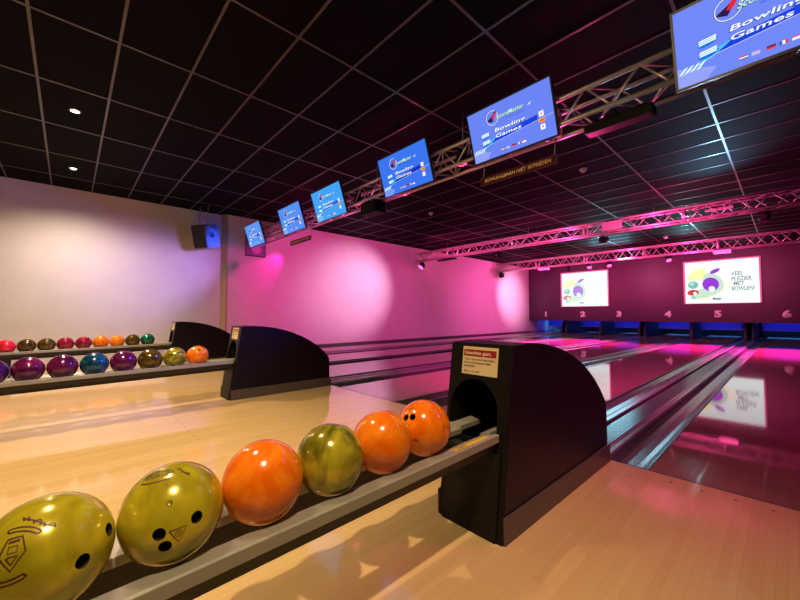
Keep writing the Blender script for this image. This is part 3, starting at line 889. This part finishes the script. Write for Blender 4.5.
PINK = (1., .06, .42); HOT = (1., .02, .25); VIOLET = (.42, .10, 1.); BLUE = (.02, .08, 1.)
pars = [((-2.72, 3.56, 2.885), (-2.65, 3.3, 0), 'red glowing par lamp on the truss beside the second largest monitor'),
        ((-4.92, 3.56, 2.885), (-4.8, 3.3, .0), 'red glowing par lamp by the small black lamp box under the truss'),
        ((-6.0, 9.63, 2.79), (-9.6, 6.9, 1.8), 'par lamp on the middle truss above the pale wall patch'),
        ((-3.05, 9.63, 2.79), (-9.6, 11.5, 2.0), 'par lamp under the middle truss by its square plate'),
        ((-.25, 9.63, 2.79), (-2, 14, 0), 'glowing par lamp on the middle truss nearest the photo edge'),
        ((-6.1, 15.14, 2.855), (-9.6, 16.5, 1.8), 'par lamp on the rear truss above the screen over lane two'),
        ((-4.6, 15.14, 2.855), (-3.5, 13, 0), 'par lamp on the rear truss between the two picture screens'),
        ((-2.75, 15.14, 2.855), (-1.5, 13, 0), 'par lamp on the rear truss at the screen over lane five'),
        ((-5.3, 15.14, 2.855), (-5.3, 13, 0), 'par lamp on the rear truss right of the screen over lane two'),
        ((-9.25, 9.63, 2.755), (-9.5, 8.5, 1.5), 'silver lamp cluster where the middle truss meets the pink wall'),
        ((-9.25, 15.14, 2.82), (-9.6, 16.0, 1.8), 'silver lamp cluster where the rear truss meets the pink wall')]
for p, a, lab in pars: par(p, a, lab, r=.075 if p[1] < 4 else .125 if p[0] < -9 else .085, hang=.125 if p[1] < 4 else .155 if p[0] < -9 else .12)

# small flat boxes hung on the trusses
def plate(p, size, label, m, name='truss_plate'):
    bm = B(); box(bm, -size[0]/2, size[0]/2, -size[1]/2, size[1]/2, -size[2]/2, size[2]/2)
    o = tag(obj(name, bm, m, None, p, bevel=.005), label, 'lamp fitting', 'boxes hung on the trusses')
    bm = B(); tube(bm, (-size[0]*.3, 0, size[2]/2 + .012), (size[0]*.3, 0, size[2]/2 + .012), .012)
    obj('mounting_bar', bm, M['black'], o)
    return o
plate((-2.80, 9.46, 3.085), (.42, .04, .20), 'square pale plate on the side of the middle truss', M['whitepl'])
plate((-1.35, 15.0, 2.92), (.42, .22, .10), 'flat box under the rear truss above the screen over lane five', M['whitepl'], 'truss_box')
plate((-7.1, 15.0, 2.92), (.42, .22, .10), 'flat box under the rear truss above the screen over lane two', M['whitepl'], 'truss_box')
plate((-1.05, 11.3, 3.47), (.5, .10, .05), 'small white ceiling box between the two rear trusses', M['whitepl'], 'ceiling_box')
plate((-8.0, 9.6, 2.86), (.8, .10, .05), 'thin dark box under the middle truss near the pink wall', M['black'], 'truss_box')

# ------------------------------------------------------------------ ceiling fittings
for x, lab in ((-5.97, 'larger looking glowing downlight in the black ceiling'), (-8.37, 'smaller looking glowing downlight close to the beige wall'),
               (-2.44, 'ceiling downlight above the gap beside the near rack'), (.10, 'ceiling downlight above the viewer')):
    t = thing('downlight', lab, 'downlight', (x, -.015, CEIL), group='ceiling downlights')
    bm = B(); lathe(bm, [(.040, -.001), (.040, -.012), (.058, -.010), (.062, -.001)], 24); obj('trim_ring', bm, M['steel'], t)
    bm = B(); lathe(bm, [(0, -.006), (.040, -.006)], 24); obj('lens', bm, M['lamp'], t, fix=False)
for x, y, lab in ((-2.36, 6.53, 'smoke detector in the ceiling right of the long hanging sign'), (-6.0, 6.59, 'smoke detector in the ceiling below the second row of bars'),
                  (-2.66, 14.3, 'smoke detector between the two rear trusses')):
    t = thing('smoke_detector', lab, 'smoke detector', (x, y, CEIL - .008), group='smoke detectors')
    bm = B(); lathe(bm, [(0, .008), (.06, .008), (.06, -.012), (.048, -.018)], 20); obj('base', bm, M['whitepl'], t)
    bm = B(); lathe(bm, [(.040, -.016), (.040, -.035), (.030, -.048), (0, -.050)], 20); obj('sensor_head', bm, M['whitepl'], t)

# ------------------------------------------------------------------ wall speaker and poster
t = thing('speaker', 'black loudspeaker hung under the ceiling by the beige wall', 'speaker', (-9.28, 2.32, 2.80), (0, 0, 0))
rot = Matrix.Rotation(math.radians(31), 4, 'Z') @ Matrix.Rotation(math.radians(13), 4, 'X')
bm = B(); prism(bm, [(-.20, -.19), (.20, -.24), (.20, .24), (-.20, .24)], 'x', -.23, .23)
def place(bm, Mx):
    for v in bm.verts: v.co = (Mx @ v.co.to_4d()).to_3d()
    return bm
bm.free(); bm = B(); box(bm, -.19, .19, -.20, .20, -.265, .265)
obj('cabinet', place(bm, rot), M['speaker'], t, bevel=.012)
bm = B(); box(bm, -.175, .175, -.206, -.198, -.25, .25); obj('grille', place(bm, rot), M['grille'], t)
bm = B(); lathe(bm, [(.0, .190), (.045, .190), (.05, .193), (.062, .193), (.066, .189)], 20)
hm = Matrix(((0, 0, 1, 0), (1, 0, 0, 0), (0, 1, 0, 0.02), (0, 0, 0, 1)))
obj('handle', place(bm, rot @ hm), M['black'], t)
bm = B()
for sx in (-.12, .12):
    p = rot @ Vector((sx, .0, .265)); tube(bm, p, (p.x, p.y, CEIL - 2.80), .010, 8)
p = rot @ Vector((-.12, 0, .265)); q = rot @ Vector((.12, 0, .265)); tube(bm, (p.x, p.y, .68), q, .006, 6)
obj('hanging_rod', bm, M['steel'], t)

t = thing('wall_poster', 'framed violet poster on the pink wall behind the smallest monitor', 'poster', (XL, 3.62, 2.80))
bm = B(); box(bm, 0, .015, -.27, .27, -.30, .30); b = obj('frame', bm, M['black'], t, bevel=.004)
bm = B(); box(bm, .015, .018, -.25, .25, -.28, .28); b = obj('print', bm, M['poster'], t)
bm = B(); bm.faces.new([bm.verts.new((.0195, x, z)) for x, z in ell(.02, -.10, .13, .12, 20)]); obj('print_shape', bm, M['posterpink'], b)

# ------------------------------------------------------------------ masking wall: numbers and picture screens
for k, x in {1: -8.68, 2: -6.83, 3: -5.26, 4: -3.435, 5: -1.854, 6: -.035}.items():
    bm = thicken(text_bm(str(k), .34, .055, 1.32), .012)
    tag(obj('lane_number', shift(bm, 0, 0, 0), M['numpink'], None, (x, MASK - .001, .962)), 'pale pink numeral %d on the plum masking wall' % k, 'lane number', 'lane numbers on the masking wall')

def picture_screen(x0, x1, z0, z1, label, strength, fade):
    cx, cz = (x0 + x1) / 2, (z0 + z1) / 2; w, h = (x1 - x0) / 2, (z1 - z0) / 2
    t = thing('picture_screen', label, 'screen', (cx, MASK, cz), group='picture screens on the masking wall')
    bm = B(); e = .055
    for a, b_, c_, d in ((-w-e, w+e, h, h+e), (-w-e, w+e, -h-e*.5, -h), (-w-e, -w, -h, h), (w, w+e, -h, h)): box(bm, a, b_, -.09, 0, c_, d)
    obj('frame', bm, M['frame'], t, bevel=.004)
    bm = B(); box(bm, -w, w, -.03, -.01, -h, h)
    sc = obj('screen', bm, emis('picture_glow', (.88, .96, .95), strength * .90), t)
    lay = [.031]
    def layer(bm, col, name, s=1.):
        lay[0] += .0012
        for v in bm.verts: v.co.y = -lay[0]
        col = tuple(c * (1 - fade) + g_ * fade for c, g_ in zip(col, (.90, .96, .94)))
        return obj(name, bm, emis(name + '_glow', col, strength * s), sc)
    W, H = 2 * w, 2 * h
    def U(u, v): return (-w + u * W, h - v * H)
    # yellow rays, peach rays
    bm = B()
    for a in (150, 164, 137, 124, 112):
        r0, r1 = .10, .35
        c0 = U(.36, .48)
        pts = []
        for aa, rr in ((a - 5, r0), (a - 7, r1), (a + 6, r1 * 1.02), (a + 4, r0)):
            t_ = math.radians(aa); pts.append((c0[0] + rr * W * math.cos(t_), c0[1] + rr * W * .75 * math.sin(t_)))
        flat(bm, pts)
    layer(bm, (.92, .84, .30), 'yellow_ray')
    bm = B()
    for a in (-8, -24, -40, -55):
        c0 = U(.36, .48); pts = []
        for aa, rr in ((a - 4, .14), (a - 7, .30), (a + 7, .31), (a + 4, .14)):
            t_ = math.radians(aa); pts.append((c0[0] + rr * W * math.cos(t_), c0[1] + rr * W * .9 * math.sin(t_)))
        flat(bm, pts)
    layer(bm, (.95, .76, .60), 'peach_ray')
    # plain rounded colour shapes
    bm = B(); flat(bm, ell(*U(.30, .74), .52, .20, 32, .35)); layer(bm, (.46, .60, .50), 'green_oval')
    bm = B(); flat(bm, ell(*U(.40, .50), .27, .40, 32, .6)); layer(bm, (.46, .60, .50), 'green_oval')
    bm = B(); flat(bm, ell(*U(.365, .55), .25, .27, 28, .25)); layer(bm, (.24, .04, .52), 'purple_disc')
    bm = B(); flat(bm, ell(*U(.43, .24), .17, .075, 24, .5)); layer(bm, (.26, .05, .50), 'purple_oval')
    bm = B(); flat(bm, ell(*U(.38, .66), .095, .10, 24)); layer(bm, (.93, .93, .95), 'white_disc')
    bm = B(); flat(bm, ell(*U(.115, .55), .165, .155, 28)); layer(bm, (.16, .42, .34), 'teal_disc')
    bm = B(); flat(bm, ell(*U(.10, .52), .08, .06, 20, .5)); layer(bm, (.36, .62, .52), 'teal_disc')
    bm = B(); flat(bm, ell(*U(.11, .735), .185, .115, 28, .1)); layer(bm, (.52, .05, .05), 'red_oval')
    bm = B(); flat(bm, ell(*U(.14, .76), .05, .07, 18)); layer(bm, (.93, .93, .93), 'white_disc')
    bm = B(); flat(bm, ell(*U(.115, .86), .07, .065, 18)); layer(bm, (.24, .48, .38), 'teal_disc')
    bm = B(); flat(bm, [U(.18, .88), U(.36, .86), U(.37, .90), U(.19, .91)]); layer(bm, (.88, .86, .38), 'yellow_ray')
    bm = B(); flat(bm, ell(*U(.46, .90), .11, .05, 20)); layer(bm, (.20, .36, .30), 'dark_oval')
    bm = B(); flat(bm, ell(*U(.405, .895), .04, .045, 14)); layer(bm, (.30, .06, .08), 'dark_oval')
    for i, (s, u, v) in enumerate((('VEEL', .645, .33), ('PLEZIER', .645, .45), ('MET', .67, .56), ('BOWLEN!', .645, .675))):
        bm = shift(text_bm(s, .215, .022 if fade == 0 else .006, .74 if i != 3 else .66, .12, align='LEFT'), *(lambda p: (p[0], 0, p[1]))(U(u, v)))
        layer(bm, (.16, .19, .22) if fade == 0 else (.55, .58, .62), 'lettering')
picture_screen(-2.82, -.68, 1.40, 3.045, 'large lit bowling picture screen between numbers 4 and 6', 1.25, 0.)
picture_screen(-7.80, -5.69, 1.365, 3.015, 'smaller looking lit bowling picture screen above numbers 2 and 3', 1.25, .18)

# ------------------------------------------------------------------ lights
WARM = (1., .73, .42)
def down(x, power, y=-.015, cone=132, blend=1., ax=0., ay=0., col=WARM): spot('downlight_beam', (x, y, CEIL - .03), (x + ax, y + ay, 0), col, power, cone, blend, .045)
down(.10, 370, -.015, 92, 1., -1.1, .3); down(-2.44, 500, -.015, 108, 1., -.9); down(-5.97, 540); down(-8.37, 340, -.015, 152, .9, 0, 0, (1., .78, .62))
spot('added_truss_fill', (-.5, -2.4, 2.3), (-1.7, 3.4, 2.9), WARM, 300, 42, .8, .05)  # added warm fill on the monitor truss and sign, no real lamp here
# pink par washes on the wall, lanes and ceiling
spot('wall_wash', (-6.0, 9.0, 2.80), (XL, 6.9, 1.75), (1., .52, .85), 760, 50, 1.)
spot('wall_wash', (-6.1, 15.0, 2.85), (XL, 16.6, 1.9), (1., .52, .85), 900, 46, 1.)
spot('wall_wash', (-4.92, 3.56, 2.58), (XL, 6.2, 1.3), (1, .05, .40), 600, 95, .9)
spot('wall_wash', (-3.0, 9.6, 2.75), (XL, 10.5, 1.6), (1, .07, .45), 1900, 85, .9)
spot('wall_wash', (-4.6, 15.0, 2.8), (XL, 15.0, 1.6), (1, .10, .48), 900, 85, .9)
spot('wall_streak', (-9.30, 4.55, 2.85), (XL, 4.0, 2.25), (1., .01, .35), 60, 46, .5)
spot('violet_wash', (-6.2, 3.5, 2.62), (XLB, 1.5, 1.9), (.50, .25, 1.), 420, 46, 1.)
spot('blue_beam', (-9.44, 4.7, 2.48), (-9.24, 2.4, 2.80), BLUE, 2400, 20, .6)
spot('blue_wash', (-2.72, 3.5, 2.56), (-5.6, .1, .5), (.05, .10, 1.), 480, 44, .8, .10)
MAG = (1., .08, .70)
spot('lane_wash', (-2.75, 15.1, 2.82), (-1.6, 13.2, 0), (1, .02, .38), 9000, 62, .8)
spot('lane_wash', (-5.3, 15.1, 2.82), (-5.0, 13.2, 0), (1, .02, .38), 9000, 62, .8)
spot('lane_wash', (-.25, 15.1, 2.82), (.2, 13.2, 0), (1, .02, .38), 6000, 55, .8)
spot('lane_wash', (-.25, 9.6, 2.75), (-.5, 7.0, 0), MAG, 420, 100, .8, .03)
spot('lane_wash', (-3.05, 9.6, 2.75), (-3.2, 7.0, 0), MAG, 900, 100, .8, .03)
spot('lane_wash', (-2.72, 3.56, 2.58), (-2.8, 5.5, 0), (1, .06, .40), 650, 100, .8, .03)
spot('lane_wash', (.9, 3.56, 2.60), (.1, 4.2, 0), (1., .05, .35), 80, 100, .8, .03)
spot('lane_wash', (.9, 3.40, 2.60), (-.7, 2.2, .4), (1., .05, .42), 110, 42, .8, .03)
# pink up-lights of the trusses and on the masking wall
for x in (-7.5, -4.5, -1.5):
    spot('truss_uplight', (x, 8.4, 2.2), (x, 9.63, 3.1), (1., .05, .28), 420, 120, .8)
    spot('truss_uplight', (x, 13.6, 2.2), (x, 15.1, 3.2), (1., .05, .28), 460, 120, .8)
    spot('mask_wash', (x, 15.5, 2.9), (x, MASK, 1.0), (1., .36, .68), 95, 130, .9)
    spot('truss_uplight', (x, 4.3, 2.45), (x, 3.55, 2.95), (1., .05, .30), 34, 130, .8)
spot('cyan_uplight', (-.9, 9.2, 2.7), (-.9, 6.0, 4.0), (.28, .68, 1.), 150, 80, 1., .02)
spot('cyan_uplight', (-2.2, 14.9, 2.7), (-2.0, 12.9, 4.2), (.35, .85, .95), 130, 80, 1., .02)
area('added_gutter_fill', (-4.5, 14.9, 3.0), (-1.0, 5.0, 0), (.30, .80, 1.), 34, 1.3, .6)  # added soft cyan source for the sheen in the gutters, no fitting
for L in LANES.values():
    area('pit_lamp', (L, 19.6, .95), (L, 20.3, .25), (.01, .06, 1.), 7, .9, .08)
    area('pit_lamp', (L, 20.5, .85), (L, 21.0, 0), (.06, .30, 1.), 12, .9, .1)

w = bpy.data.worlds.new('dim_room'); SC.world = w; w.use_nodes = True
w.node_tree.nodes['Background'].inputs[0].default_value = (.02, .012, .02, 1)
w.node_tree.nodes['Background'].inputs[1].default_value = .3

# ------------------------------------------------------------------ camera and view
cam = bpy.data.cameras.new('camera'); cam.sensor_width = 36; cam.sensor_fit = 'HORIZONTAL'; cam.lens = FPX * 36 / 800
cam.clip_start = .02; cam.clip_end = 100
co = bpy.data.objects.new('camera', cam); COL.objects.link(co)
co.location = (0, 0, CAM_H); co.rotation_euler = (PI / 2 + PITCH, 0, YAW)
SC.camera = co
SC.view_settings.view_transform = 'Standard'; SC.view_settings.look = 'None'
SC.view_settings.exposure = 0.13; SC.view_settings.gamma = 1; SC.view_settings.use_curve_mapping = False
